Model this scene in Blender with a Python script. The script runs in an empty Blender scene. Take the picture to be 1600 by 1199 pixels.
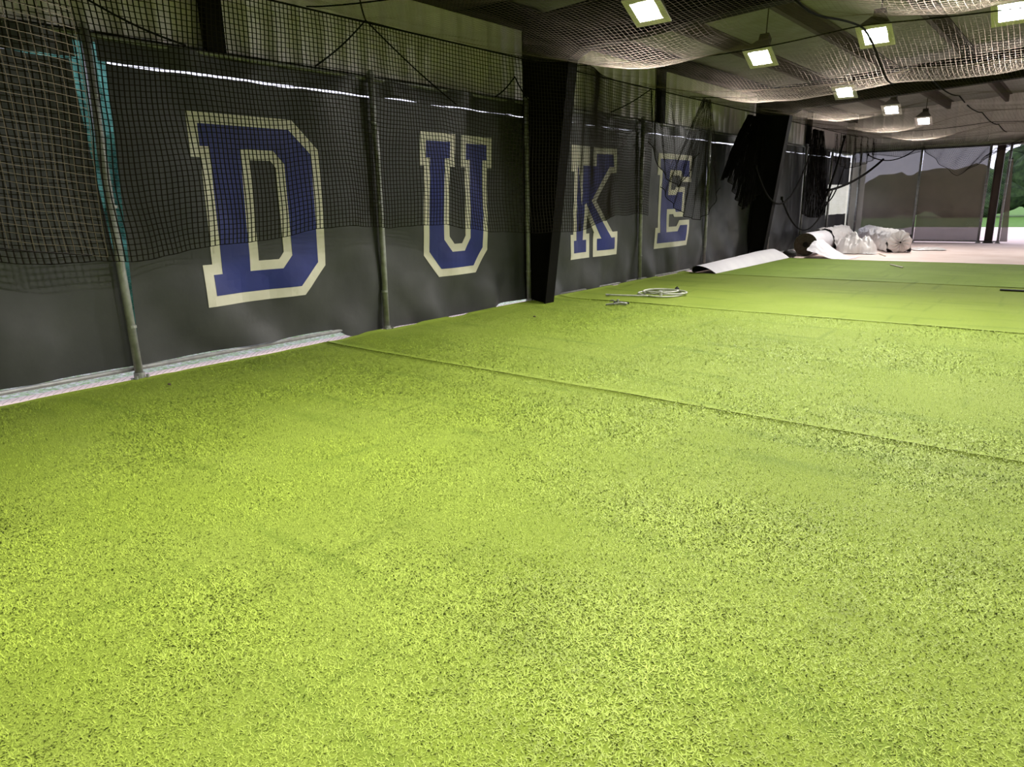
import bpy, bmesh, math, random
import numpy as np
from mathutils import Matrix, Vector, noise

random.seed(7)
rng = np.random.default_rng(7)
SC = bpy.context.scene
COL = SC.collection

# ------------------------------------------------------------------ camera
cam_data = bpy.data.cameras.new('camera')
cam_data.sensor_fit = 'HORIZONTAL'
cam_data.sensor_width = 36.0
cam_data.lens = 1084.5 / 1600.0 * 36.0
cam_data.clip_end = 500
cam = bpy.data.objects.new('camera', cam_data)
COL.objects.link(cam)
R = ((0.7772368549, -0.1416298269, 0.6130610601),
     (0.6288661791, 0.2069729897, -0.7494594787),
     (-0.0207412643, 0.9680408946, 0.2499332437))
M4 = Matrix.Identity(4)
for i in range(3):
    for j in range(3):
        M4[i][j] = R[i][j]
M4[2][3] = 1.5
cam.matrix_world = M4
SC.camera = cam

# ------------------------------------------------------------------ sky, exposure
world = bpy.data.worlds.new('overcast_sky')
SC.world = world
world.use_nodes = True
bg = world.node_tree.nodes['Background']
bg.inputs['Color'].default_value = (0.72, 0.72, 0.86, 1)
bg.inputs['Strength'].default_value = 2.5
SC.view_settings.view_transform = 'Standard'
SC.view_settings.look = 'None'
SC.view_settings.gamma = 1.0
SC.view_settings.use_curve_mapping = False
SC.view_settings.exposure = 0.0
LAMP_STRENGTH = 750.0
SC.cycles.max_bounces = 6
SC.cycles.use_adaptive_sampling = True
SC.cycles.adaptive_threshold = 0.025
SC.cycles.diffuse_bounces = 3
SC.cycles.glossy_bounces = 2
SC.cycles.transmission_bounces = 2
SC.cycles.transparent_max_bounces = 12
SC.cycles.sample_clamp_indirect = 6.0

# ------------------------------------------------------------------ helpers
def tag(o, label=None, cat=None, group=None, kind=None):
    if label: o['label'] = label
    if cat: o['category'] = cat
    if group: o['group'] = group
    if kind: o['kind'] = kind
    return o

def empty(name, loc=(0, 0, 0), parent=None):
    o = bpy.data.objects.new(name, None)
    o.empty_display_size = 0.2
    COL.objects.link(o)
    o.location = loc
    if parent: o.parent = parent
    return o

def link_mesh(name, me, mat, parent=None, loc=None):
    if mat and not me.materials:
        me.materials.append(mat)
    o = bpy.data.objects.new(name, me)
    COL.objects.link(o)
    if loc is not None: o.location = loc
    if parent: o.parent = parent
    return o

def npmesh(name, V, F, smooth=False):
    """V (n,3) array; F (m,k) array of faces that all have k corners."""
    V = np.asarray(V, dtype=np.float32); F = np.asarray(F, dtype=np.int32)
    me = bpy.data.meshes.new(name)
    n, (m, k) = len(V), F.shape
    me.vertices.add(n); me.vertices.foreach_set('co', V.ravel())
    me.loops.add(m * k); me.loops.foreach_set('vertex_index', F.ravel())
    me.polygons.add(m)
    me.polygons.foreach_set('loop_start', np.arange(0, m * k, k, dtype=np.int32))
    if smooth:
        me.polygons.foreach_set('use_smooth', np.ones(m, dtype=bool))
    me.update(calc_edges=True)
    return me

def npobj(name, V, F, mat, parent=None, smooth=False, loc=None):
    return link_mesh(name, npmesh(name, V, F, smooth), mat, parent, loc)

class MB:
    """collects shapes into one mesh"""
    def __init__(s): s.v = []; s.f = []
    def add(s, v, f):
        b = len(s.v); s.v += [tuple(p) for p in v]; s.f += [tuple(b + i for i in q) for q in f]
    def box(s, x0, x1, y0, y1, z0, z1):
        v = [(x, y, z) for z in (z0, z1) for y in (y0, y1) for x in (x0, x1)]
        s.add(v, [(0, 2, 3, 1), (4, 5, 7, 6), (0, 1, 5, 4), (2, 6, 7, 3), (0, 4, 6, 2), (1, 3, 7, 5)])
    def prism(s, poly, axis, a0, a1):
        """poly: list of 2d points; extruded along axis (0,1,2) from a0 to a1"""
        def p3(p, a):
            q = list(p); q.insert(axis, a); return tuple(q)
        n = len(poly)
        v = [p3(p, a0) for p in poly] + [p3(p, a1) for p in poly]
        f = [tuple(range(n))[::-1], tuple(range(n, 2 * n))]
        f += [(i, (i + 1) % n, n + (i + 1) % n, n + i) for i in range(n)]
        s.add(v, f)
    def tube(s, pts, r, n=8, caps=True, closed=False):
        pts = [Vector(p) for p in pts]
        L = len(pts)
        rr = r if isinstance(r, (list, tuple)) else [r] * L
        V = []; up = None
        for i, p in enumerate(pts):
            a = pts[(i - 1) % L] if (closed or i > 0) else p
            b = pts[(i + 1) % L] if (closed or i < L - 1) else p
            t = (b - a).normalized()
            if up is None:
                up = Vector((0, 0, 1)) if abs(t.z) < 0.9 else Vector((1, 0, 0))
            u = (up - t * up.dot(t)).normalized(); up = u
            w = t.cross(u)
            for k in range(n):
                a_ = 2 * math.pi * k / n
                V.append(p + (u * math.cos(a_) + w * math.sin(a_)) * rr[i])
        F = []
        for i in range(L if closed else L - 1):
            j = (i + 1) % L
            F += [(i * n + k, i * n + (k + 1) % n, j * n + (k + 1) % n, j * n + k) for k in range(n)]
        if caps and not closed:
            F.append(tuple(range(n))[::-1]); F.append(tuple((L - 1) * n + k for k in range(n)))
        s.add(V, F)
    def build(s, name, mat, parent=None, smooth=False, loc=None):
        me = bpy.data.meshes.new(name)
        me.from_pydata(s.v, [], s.f)
        if smooth:
            me.polygons.foreach_set('use_smooth', np.ones(len(me.polygons), dtype=bool))
        me.update()
        return link_mesh(name, me, mat, parent, loc)

def grid_faces(ni, nj):
    i, j = np.meshgrid(np.arange(ni - 1), np.arange(nj - 1), indexing='ij')
    a = (i * nj + j).ravel()
    return np.stack([a, a + nj, a + nj + 1, a + 1], 1)

def strands(P, r, sides=3, open_v=False):
    """sweep every row of P (lines, points, 3) -> V, F; open_v gives a flat-woven twine of V section instead of a round wire"""
    P = np.asarray(P, float)
    L, N, _ = P.shape
    T = np.gradient(P, axis=1)
    T /= np.linalg.norm(T, axis=2, keepdims=True) + 1e-9
    ref = np.zeros_like(T); ref[..., 2] = 1.0
    vert = np.abs(T[..., 2]) > 0.95
    ref[vert] = (1, 0, 0)
    U = np.cross(T, ref); U /= np.linalg.norm(U, axis=2, keepdims=True) + 1e-9
    W = np.cross(U, T)
    V = np.empty((L, N, sides, 3))
    for k in range(sides):
        if open_v:
            V[:, :, k] = P + U * (k - 1) * r + W * (0.45 * r if k != 1 else -0.45 * r)
        else:
            a = 2 * math.pi * k / sides + 0.3
            V[:, :, k] = P + (U * math.cos(a) + W * math.sin(a)) * r
    l, n, k = np.meshgrid(np.arange(L), np.arange(N - 1), np.arange(sides - 1 if open_v else sides), indexing='ij')
    base = (l * N + n) * sides
    k2 = (k + 1) % sides
    F = np.stack([base + k, base + k2, base + sides + k2, base + sides + k], -1).reshape(-1, 4)
    return V.reshape(-1, 3), F

def net_arrays(P, r):
    """P (ni,nj,3): knots of a net -> tubes along both directions"""
    V1, F1 = strands(P, r, open_v=True)
    V2, F2 = strands(np.transpose(P, (1, 0, 2)), r, open_v=True)
    return np.concatenate([V1, V2]), np.concatenate([F1, F2 + len(V1)])

def fbm(x, y, seed=0.0, octaves=3):
    s = 0; a = 1.0
    for _ in range(octaves):
        s += a * noise.noise((x, y, seed)); x *= 2.1; y *= 2.1; a *= 0.5
    return s

# ------------------------------------------------------------------ materials
def material(name, col, rough=0.7, metal=0.0, spec=0.3, col2=None, nscale=4.0, ndetail=4.0, bump=0.0, bscale=40.0,
             stretch=None, lo=0.35, hi=0.65):
    m = bpy.data.materials.new(name); m.use_nodes = True
    nt = m.node_tree; b = nt.nodes['Principled BSDF']
    b.inputs['Base Color'].default_value = (*col, 1)
    b.inputs['Roughness'].default_value = rough
    b.inputs['Metallic'].default_value = metal
    b.inputs['Specular IOR Level'].default_value = spec
    geo = nt.nodes.new('ShaderNodeNewGeometry')
    src = geo.outputs['Position']
    if stretch:
        mp = nt.nodes.new('ShaderNodeMapping'); mp.inputs['Scale'].default_value = stretch
        nt.links.new(src, mp.inputs['Vector']); src = mp.outputs['Vector']
    if col2:
        n = nt.nodes.new('ShaderNodeTexNoise'); n.inputs['Scale'].default_value = nscale
        n.inputs['Detail'].default_value = ndetail
        nt.links.new(src, n.inputs['Vector'])
        cr = nt.nodes.new('ShaderNodeValToRGB')
        cr.color_ramp.elements[0].position = lo; cr.color_ramp.elements[0].color = (*col, 1)
        cr.color_ramp.elements[1].position = hi; cr.color_ramp.elements[1].color = (*col2, 1)
        nt.links.new(n.outputs['Fac'], cr.inputs['Fac'])
        nt.links.new(cr.outputs['Color'], b.inputs['Base Color'])
    if bump:
        n2 = nt.nodes.new('ShaderNodeTexNoise'); n2.inputs['Scale'].default_value = bscale
        n2.inputs['Detail'].default_value = 4
        nt.links.new(src, n2.inputs['Vector'])
        bp = nt.nodes.new('ShaderNodeBump'); bp.inputs['Strength'].default_value = bump
        bp.inputs['Distance'].default_value = 0.02
        nt.links.new(n2.outputs['Fac'], bp.inputs['Height'])
        nt.links.new(bp.outputs['Normal'], b.inputs['Normal'])
    return m

M = {}
M['concrete'] = material('concrete', (0.76, 0.60, 0.55), 0.85, col2=(0.86, 0.71, 0.67), nscale=1.2, bump=0.15, bscale=25)
M['siding'] = material('siding', (0.64, 0.60, 0.60), 0.5, col2=(0.78, 0.74, 0.73), nscale=2.0, stretch=(1, 3, 0.6), spec=0.4)
M['insulation'] = material('insulation', (0.20, 0.20, 0.175), 0.6, col2=(0.25, 0.25, 0.22), nscale=3.0, bump=0.6, bscale=7)
M['dark_steel'] = material('dark_steel', (0.005, 0.0045, 0.004), 0.7, col2=(0.008, 0.007, 0.006), nscale=2.0, spec=0.06)
M['purlin_steel'] = material('purlin_steel', (0.045, 0.034, 0.030), 0.6, col2=(0.065, 0.050, 0.042), nscale=2.5, spec=0.25)
M['galvanized'] = material('galvanized', (0.24, 0.245, 0.24), 0.5, metal=0.4, col2=(0.34, 0.345, 0.34), nscale=14, spec=0.5)
M['wire'] = material('wire', (0.30, 0.31, 0.30), 0.45, metal=0.6, col2=(0.38, 0.39, 0.38), nscale=9)
M['tarp'] = material('tarp', (0.040, 0.042, 0.043), 0.46, spec=0.30, col2=(0.060, 0.061, 0.062), nscale=1.3, bump=0.25, bscale=5)
M['letter_white'] = material('letter_white', (0.60, 0.57, 0.47), 0.5, spec=0.35, col2=(0.68, 0.65, 0.55), nscale=3)
M['letter_blue'] = material('letter_blue', (0.016, 0.024, 0.155), 0.45, spec=0.4, col2=(0.020, 0.030, 0.19), nscale=3)
M['rope'] = material('rope', (0.006, 0.0055, 0.005), 0.95, spec=0.05, col2=(0.010, 0.009, 0.008), nscale=30)
M['hood_metal'] = material('hood_metal', (0.05, 0.045, 0.042), 0.5, metal=0.3, col2=(0.07, 0.06, 0.055), nscale=6)
M['reflector'] = material('reflector', (0.50, 0.48, 0.46), 0.45, spec=0.4, col2=(0.58, 0.56, 0.54), nscale=5)
M['added_baffle'] = material('added_baffle', (0.012, 0.012, 0.012), 0.9, spec=0.05, col2=(0.018, 0.018, 0.018), nscale=8)
M['backing'] = material('backing', (0.78, 0.76, 0.82), 0.6, col2=(0.84, 0.82, 0.87), nscale=2.5, bump=0.15, bscale=6)
M['plastic_wrap'] = material('plastic_wrap', (0.72, 0.69, 0.68), 0.3, spec=0.5, col2=(0.80, 0.77, 0.77), nscale=4, bump=0.7, bscale=9)
M['roll_end'] = material('roll_end', (0.10, 0.085, 0.060), 0.9, col2=(0.15, 0.13, 0.10), nscale=20)
M['roll_core'] = material('roll_core', (0.012, 0.010, 0.009), 0.9, col2=(0.02, 0.018, 0.015), nscale=20)
M['hose'] = material('hose', (0.46, 0.47, 0.42), 0.45, col2=(0.54, 0.55, 0.5), nscale=12)
M['black_rubber_and_shade'] = material('black_rubber_and_shade', (0.015, 0.015, 0.015), 0.6, col2=(0.025, 0.025, 0.025), nscale=10)  # rubber bits, and the painted shade under the turf fold
M['trim_metal'] = material('trim_metal', (0.40, 0.40, 0.34), 0.4, metal=0.3, col2=(0.48, 0.48, 0.42), nscale=5)
M['gravel'] = material('gravel', (0.34, 0.55, 0.20), 0.9, col2=(0.86, 0.86, 0.84), nscale=22, bump=0.8, bscale=40)
M['lawn'] = material('lawn', (0.07, 0.17, 0.02), 0.9, col2=(0.11, 0.24, 0.035), nscale=3)
M['foliage'] = material('foliage', (0.010, 0.022, 0.008), 0.9, col2=(0.034, 0.065, 0.018), nscale=3.5, bump=1.0, bscale=6)
M['teal_foliage'] = material('teal_foliage', (0.04, 0.15, 0.12), 0.8, col2=(0.12, 0.38, 0.32), nscale=6, bump=1.0, bscale=8)
M['bark'] = material('bark', (0.06, 0.045, 0.03), 0.9, col2=(0.10, 0.08, 0.06), nscale=9)
M['cream_panel'] = material('cream_panel', (0.66, 0.62, 0.50), 0.7, col2=(0.74, 0.70, 0.6), nscale=5)

def net_material(name, col, trans):
    m = bpy.data.materials.new(name); m.use_nodes = True
    nt = m.node_tree; nt.nodes.clear()
    out = nt.nodes.new('ShaderNodeOutputMaterial')
    d = nt.nodes.new('ShaderNodeBsdfDiffuse'); t = nt.nodes.new('ShaderNodeBsdfTranslucent')
    geo = nt.nodes.new('ShaderNodeNewGeometry')
    nz = nt.nodes.new('ShaderNodeTexNoise'); nz.inputs['Scale'].default_value = 3.0
    nt.links.new(geo.outputs['Position'], nz.inputs['Vector'])
    cr = nt.nodes.new('ShaderNodeValToRGB')
    cr.color_ramp.elements[0].color = (*[c * 0.8 for c in col], 1)
    cr.color_ramp.elements[1].color = (*[c * 1.2 for c in col], 1)
    nt.links.new(nz.outputs['Fac'], cr.inputs['Fac'])
    nt.links.new(cr.outputs['Color'], d.inputs['Color']); nt.links.new(cr.outputs['Color'], t.inputs['Color'])
    mx = nt.nodes.new('ShaderNodeMixShader'); mx.inputs[0].default_value = trans
    nt.links.new(d.outputs[0], mx.inputs[1]); nt.links.new(t.outputs[0], mx.inputs[2])
    nt.links.new(mx.outputs[0], out.inputs[0])
    return m
M['net'] = net_material('net', (0.21, 0.175, 0.145), 0.7)
M['lamplit_tint_net'] = net_material('lamplit_tint_net', (0.13, 0.11, 0.082), 0.35)  # lamplight on the near strands put into a lighter twine colour
M['side_net'] = net_material('side_net', (0.022, 0.019, 0.015), 0.3)
M['black_net'] = net_material('black_net', (0.012, 0.011, 0.010), 0.2)

def screen_material():
    """woven windscreen fabric: part of the light passes straight through the weave"""
    m = bpy.data.materials.new('screen_fabric'); m.use_nodes = True
    nt = m.node_tree; b = nt.nodes['Principled BSDF']; out = nt.nodes['Material Output']
    b.inputs['Base Color'].default_value = (0.060, 0.055, 0.045, 1); b.inputs['Roughness'].default_value = 0.6
    geo = nt.nodes.new('ShaderNodeNewGeometry')
    nz = nt.nodes.new('ShaderNodeTexNoise'); nz.inputs['Scale'].default_value = 2.0
    nt.links.new(geo.outputs['Position'], nz.inputs['Vector'])
    cr = nt.nodes.new('ShaderNodeValToRGB')
    cr.color_ramp.elements[0].color = (0.16, 0.138, 0.112, 1); cr.color_ramp.elements[1].color = (0.25, 0.218, 0.178, 1)
    nt.links.new(nz.outputs['Fac'], cr.inputs['Fac']); nt.links.new(cr.outputs['Color'], b.inputs['Base Color'])
    tr = nt.nodes.new('ShaderNodeBsdfTransparent'); tr.inputs['Color'].default_value = (0.9, 0.9, 0.95, 1)
    mx = nt.nodes.new('ShaderNodeMixShader'); mx.inputs[0].default_value = 0.105
    nt.links.new(b.outputs[0], mx.inputs[1]); nt.links.new(tr.outputs[0], mx.inputs[2])
    nt.links.new(mx.outputs[0], out.inputs[0])
    return m
M['screen_fabric'] = screen_material()

def turf_material(name, a, b2, dark):
    m = bpy.data.materials.new(name); m.use_nodes = True
    nt = m.node_tree; b = nt.nodes['Principled BSDF']
    b.inputs['Roughness'].default_value = 0.75; b.inputs['Specular IOR Level'].default_value = 0.15
    geo = nt.nodes.new('ShaderNodeNewGeometry')
    def nz(scale, detail, st=None):
        n = nt.nodes.new('ShaderNodeTexNoise'); n.inputs['Scale'].default_value = scale; n.inputs['Detail'].default_value = detail
        src = geo.outputs['Position']
        if st:
            mp = nt.nodes.new('ShaderNodeMapping'); mp.inputs['Scale'].default_value = st
            nt.links.new(src, mp.inputs['Vector']); src = mp.outputs['Vector']
        nt.links.new(src, n.inputs['Vector']); return n.outputs['Fac']
    def mix(fac, c1, c2, lo, hi):
        mr = nt.nodes.new('ShaderNodeMapRange'); mr.inputs['From Min'].default_value = lo; mr.inputs['From Max'].default_value = hi
        nt.links.new(fac, mr.inputs['Value'])
        mx = nt.nodes.new('ShaderNodeMix'); mx.data_type = 'RGBA'
        nt.links.new(mr.outputs['Result'], mx.inputs[0])
        for s, c in ((6, c1), (7, c2)):
            if isinstance(c, tuple): mx.inputs[s].default_value = (*c, 1)
            else: nt.links.new(c, mx.inputs[s])
        return mx.outputs[2]
    c = mix(nz(1.1, 5), a, b2, 0.35, 0.65)                    # broad mottling of the pile
    c = mix(nz(1.0, 6, (0.6, 4.5, 1)), dark, c, 0.30, 0.44)   # wear streaks across the strip
    c = mix(nz(1.0, 5, (7, 0.7, 1)), dark, c, 0.27, 0.40)     # drag marks along the building
    at = nt.nodes.new('ShaderNodeAttribute'); at.attribute_name = 'shade'
    c = mix(nz(130, 3), tuple(x * 0.74 for x in a), c, 0.30, 0.55)   # single tufts
    nt.links.new(c, b.inputs['Base Color'])
    n2 = nt.nodes.new('ShaderNodeTexNoise'); n2.inputs['Scale'].default_value = 160; n2.inputs['Detail'].default_value = 3
    nt.links.new(geo.outputs['Position'], n2.inputs['Vector'])
    bp = nt.nodes.new('ShaderNodeBump'); bp.inputs['Strength'].default_value = 0.5; bp.inputs['Distance'].default_value = 0.01
    nt.links.new(n2.outputs['Fac'], bp.inputs['Height']); nt.links.new(bp.outputs['Normal'], b.inputs['Normal'])
    return m
TA, TB, TD = (0.185, 0.255, 0.026), (0.215, 0.285, 0.040), (0.14, 0.205, 0.022)
M['turf'] = turf_material('turf', TA, TB, TD)
M['turf_far'] = turf_material('turf_far', (0.17, 0.255, 0.03), (0.205, 0.295, 0.045), (0.14, 0.205, 0.03))

def blade_material():
    m = bpy.data.materials.new('turf_blade'); m.use_nodes = True
    nt = m.node_tree; b = nt.nodes['Principled BSDF']
    b.inputs['Roughness'].default_value = 0.55; b.inputs['Specular IOR Level'].default_value = 0.3
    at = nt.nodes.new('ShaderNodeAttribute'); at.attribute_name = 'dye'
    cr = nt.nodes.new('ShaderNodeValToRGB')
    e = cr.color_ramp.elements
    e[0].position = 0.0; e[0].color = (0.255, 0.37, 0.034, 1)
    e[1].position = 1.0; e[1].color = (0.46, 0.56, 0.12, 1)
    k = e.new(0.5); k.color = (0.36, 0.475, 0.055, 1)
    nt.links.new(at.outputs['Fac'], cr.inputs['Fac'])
    geo = nt.nodes.new('ShaderNodeNewGeometry')
    n = nt.nodes.new('ShaderNodeTexNoise'); n.inputs['Scale'].default_value = 1.3; n.inputs['Detail'].default_value = 5
    nt.links.new(geo.outputs['Position'], n.inputs['Vector'])
    mr = nt.nodes.new('ShaderNodeMapRange'); mr.inputs['From Min'].default_value = 0.3; mr.inputs['From Max'].default_value = 0.6
    mr.inputs['To Min'].default_value = 0.78; mr.inputs['To Max'].default_value = 1.05
    nt.links.new(n.outputs['Fac'], mr.inputs['Value'])
    val = mr.outputs['Result']
    for sc_xyz, rot, lo_, hi_, mn in (((5.0, 0.45, 1), 0.0, 0.33, 0.46, 0.84), ((0.35, 3.5, 1), 0.10, 0.33, 0.46, 0.86), ((0.5, 6.0, 1), 0.30, 0.35, 0.44, 0.88)):
        mp = nt.nodes.new('ShaderNodeMapping'); mp.inputs['Scale'].default_value = sc_xyz; mp.inputs['Rotation'].default_value = (0, 0, rot)
        nt.links.new(geo.outputs['Position'], mp.inputs['Vector'])
        n3 = nt.nodes.new('ShaderNodeTexNoise'); n3.inputs['Scale'].default_value = 1.0; n3.inputs['Detail'].default_value = 4
        nt.links.new(mp.outputs['Vector'], n3.inputs['Vector'])
        m3 = nt.nodes.new('ShaderNodeMapRange'); m3.inputs['From Min'].default_value = lo_; m3.inputs['From Max'].default_value = hi_
        m3.inputs['To Min'].default_value = mn; m3.inputs['To Max'].default_value = 1.0
        nt.links.new(n3.outputs['Fac'], m3.inputs['Value'])
        mu = nt.nodes.new('ShaderNodeMath'); mu.operation = 'MULTIPLY'
        nt.links.new(val, mu.inputs[0]); nt.links.new(m3.outputs['Result'], mu.inputs[1]); val = mu.outputs[0]
    mx = nt.nodes.new('ShaderNodeVectorMath'); mx.operation = 'SCALE'
    nt.links.new(cr.outputs['Color'], mx.inputs[0]); nt.links.new(val, mx.inputs['Scale'])
    nt.links.new(mx.outputs[0], b.inputs['Base Color'])
    up = nt.nodes.new('ShaderNodeCombineXYZ'); up.inputs[2].default_value = 1.0
    nt.links.new(up.outputs[0], b.inputs['Normal'])
    return m
M['blade'] = blade_material()

def emit_material():
    m = bpy.data.materials.new('lamp_glow'); m.use_nodes = True
    nt = m.node_tree; nt.nodes.clear()
    out = nt.nodes.new('ShaderNodeOutputMaterial'); e = nt.nodes.new('ShaderNodeEmission')
    e.inputs['Color'].default_value = (1.0, 0.955, 0.90, 1); e.inputs['Strength'].default_value = LAMP_STRENGTH
    nt.links.new(e.outputs[0], out.inputs[0])
    return m
M['lamp_glow'] = emit_material()

# ------------------------------------------------------------------ dimensions
FX = -6.67                       # plane of the left-hand chain link fence
WX = 6.7                         # half width of the building
Y0, Y1 = -9.7, 26.9              # ends of the building
FRAMES = (-0.55, 8.6, 17.75, 26.9)
def roof_z(x): return 4.24 + 0.045 * (WX - abs(x))

# ------------------------------------------------------------------ setting
b = MB(); b.box(-WX - 0.15, WX + 0.15, Y0 - 0.2, 40.0, -0.15, 0.0)
tag(b.build('floor', M['concrete']), 'pinkish bare concrete slab at the far end', kind='structure')
b = MB(); b.box(-60, -WX - 0.15, -30, 40.0, -0.3, -0.07)
tag(b.build('ground_gravel', M['gravel']), 'pale gravel strip outside the fence', kind='structure')
b = MB(); b.box(-60, 60, 40.0, 140, -0.3, -0.03)
tag(b.build('ground_lawn', M['lawn']), 'green lawn beyond the concrete', kind='structure')

# roof lining with shallow sag between the purlins
PURLINS = [-5.4, -3.9, -2.4, -0.9, 0.9, 2.4, 3.9, 5.4]
xs = np.linspace(-WX - 0.2, WX + 0.2, 150); ys = np.arange(Y0 - 0.2, Y1 + 0.4, 0.22)
XX, YY = np.meshgrid(xs, ys, indexing='ij')
lines = np.array([-6.9] + PURLINS + [6.9])
dist = np.min(np.abs(XX[..., None] - lines), -1)
sag = -0.05 * np.clip(dist / 0.75, 0, 1) ** 0.7
wr = np.array([[fbm(x * 1.6, y * 1.1, 3.0) for y in ys] for x in xs]) * 0.018
ZZ = roof_z(XX) + sag + wr
tag(npobj('ceiling', np.stack([XX, YY, ZZ], -1).reshape(-1, 3), grid_faces(len(xs), len(ys)), M['insulation'], smooth=True),
    'wrinkled vinyl faced roof insulation between purlins', kind='structure')
ceiling = bpy.data.objects['ceiling']
pz = []
for x in PURLINS:
    z = roof_z(x)
    zb = MB()
    d = 0.006
    zb.box(-d, d, Y0, Y1, -0.21, 0.0); zb.box(-0.075, d, Y0, Y1, -0.215, -0.205); zb.box(-d, 0.075, Y0, Y1, -0.012, 0.0)
    zb.box(-0.08, -0.07, Y0, Y1, -0.215, -0.19)
    zb.build('purlin', M['purlin_steel'], ceiling, loc=(x, 0, z - 0.02))
top = MB(); top.box(-WX - 0.3, WX + 0.3, Y0 - 0.3, Y1 + 0.5, 4.62, 4.66)
tag(top.build('roof_deck', M['siding']), kind='structure')

# corrugated siding above the left fence, one sheet of three ribs at a time
wl = empty('wall_left', (-WX - 0.14, 0, 0)); tag(wl, 'ribbed metal siding above the left fence', kind='structure')
def siding_mesh(z0, z1, w=0.915):
    prof = []
    for k in range(3):
        o = k * w / 3
        prof += [(o, 0), (o + 0.215, 0), (o + 0.235, 0.032), (o + 0.285, 0.032)]
    prof += [(w, 0)]
    V = [(p[1], p[0], z) for p in prof for z in (z0, z1)]
    F = [(2 * i, 2 * i + 2, 2 * i + 3, 2 * i + 1) for i in range(len(prof) - 1)]
    return npmesh('siding_sheet', V, F)
sm = siding_mesh(2.95, 4.55); sm.materials.append(M['siding'])
y = Y0
while y < Y1 - 0.01:
    link_mesh('siding_sheet', sm, None, wl, (0, y, 0)); y += 0.915
b = MB(); b.box(0.03, 0.10, Y0, Y1, 2.935, 2.985); b.box(0.095, 0.10, Y0, Y1, 2.90, 2.985)
b.build('base_angle', M['trim_metal'], wl)
b = MB(); b.box(0.06, 0.26, Y0, Y1, 3.93, 4.18)
b.build('eave_strut', M['dark_steel'], wl)
for y in (3.85, 12.95, 22.2):
    b = MB(); b.box(0.05, 0.16, y - 0.09, y + 0.09, 2.90, 4.0)
    b.build('wind_post', M['dark_steel'], wl)
# other walls: plain sheeted sides of the shed
b = MB(); b.box(WX + 0.1, WX + 0.18, Y0, Y1, 0, 4.6); tag(b.build('wall_right', M['siding']), kind='structure')
b = MB(); b.box(-WX - 0.2, WX + 0.2, Y0 - 0.1, Y0, 0, 4.6); tag(b.build('wall_near', M['siding']), kind='structure')
wb = empty('wall_back', (-WX, Y1 + 0.16, 0)); tag(wb, 'ribbed metal siding above the back fence', kind='structure')
sb = siding_mesh(3.0, 4.6); sb.materials.append(M['siding'])
x = 0.0
while x < 2 * WX - 0.3:
    o = link_mesh('siding_sheet', sb, None, wb, (x, 0, 0)); o.rotation_euler = (0, 0, -math.pi / 2); x += 0.915
b = MB(); b.box(0, 2 * WX, -0.12, -0.02, 2.95, 3.08); b.build('header_beam', M['trim_metal'], wb)

b = MB(); b.box(-6.93, -6.60, Y1 - 0.25, Y1 + 0.22, 2.9, 4.6); tag(b.build('trim_1', M['trim_metal']), 'corner flashing at the back left', kind='structure')

# steel portal frames
def frame(y, label):
    root = empty('steel_frame', (0, y, 0)); tag(root, label, 'steel frame')
    for s in (-1, 1):
        t = 0.008
        poly = [(s * 6.62, 0), (s * 6.27, 0), (s * 5.83, 3.42), (s * 5.62, 3.52), (0, 3.78), (0, 4.30), (s * 6.62, 4.02)]
        w = MB(); w.prism([(p[0], p[1]) for p in poly], 1, -t, t)
        # prism along y keeps (x, z)
        w.build('web', M['dark_steel'], root)
        f = MB()
        def plate(p, q, th=0.012, hw=0.11):
            p = Vector((p[0], 0, p[1])); q = Vector((q[0], 0, q[1])); dr = (q - p).normalized()
            nn = Vector((dr.z, 0, -dr.x)) * th
            v = []
            for yy in (-hw, hw):
                for a in (p, q):
                    for m_ in (-1, 1):
                        v.append((a.x + nn.x * m_, yy, a.z + nn.z * m_))
            f.add(v, [(0, 1, 3, 2), (4, 6, 7, 5), (0, 4, 5, 1), (2, 3, 7, 6), (0, 2, 6, 4), (1, 5, 7, 3)])
        for i in range(1, 4): plate(poly[i], poly[i + 1])
        plate(poly[5], poly[6]); plate(poly[6], poly[0])
        f.build('flange', M['dark_steel'], root)
        bp = MB(); bp.box(min(s * 6.66, s * 6.22), max(s * 6.66, s * 6.22), -0.13, 0.13, 0.0, 0.018)
        bp.build('base_plate', M['dark_steel'], root)
    return root
frame(FRAMES[0], 'black tapered steel frame nearest the camera')
frame(FRAMES[1], 'black tapered steel frame between the U and K banners')
frame(FRAMES[2], 'black tapered steel frame beyond the E banner')

# ------------------------------------------------------------------ chain link fence
def chain_link(parent, axis, a0, a1, z0, z1, plane, cell=0.062, r=0.0022):
    """zigzag wires; axis 1: along y at x=plane, axis 0: along x at y=plane"""
    nz_ = int((z1 - z0) / (cell / 1.0)) * 2 + 1
    zz = np.linspace(z0, z1, nz_)
    n = int((a1 - a0) / cell)
    P = np.zeros((n, nz_, 3))
    zig = (np.arange(nz_) % 2) * cell
    for k in range(n):
        a = a0 + k * cell + (zig if True else 0)
        P[k, :, 0 if axis == 0 else 1] = a
        P[k, :, 1 if axis == 0 else 0] = plane + (np.arange(nz_) % 2) * 0.004
        P[k, :, 2] = zz
    V, F = strands(P, r)
    return npobj('wire_mesh', V, F, M['wire'], parent)

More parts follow.
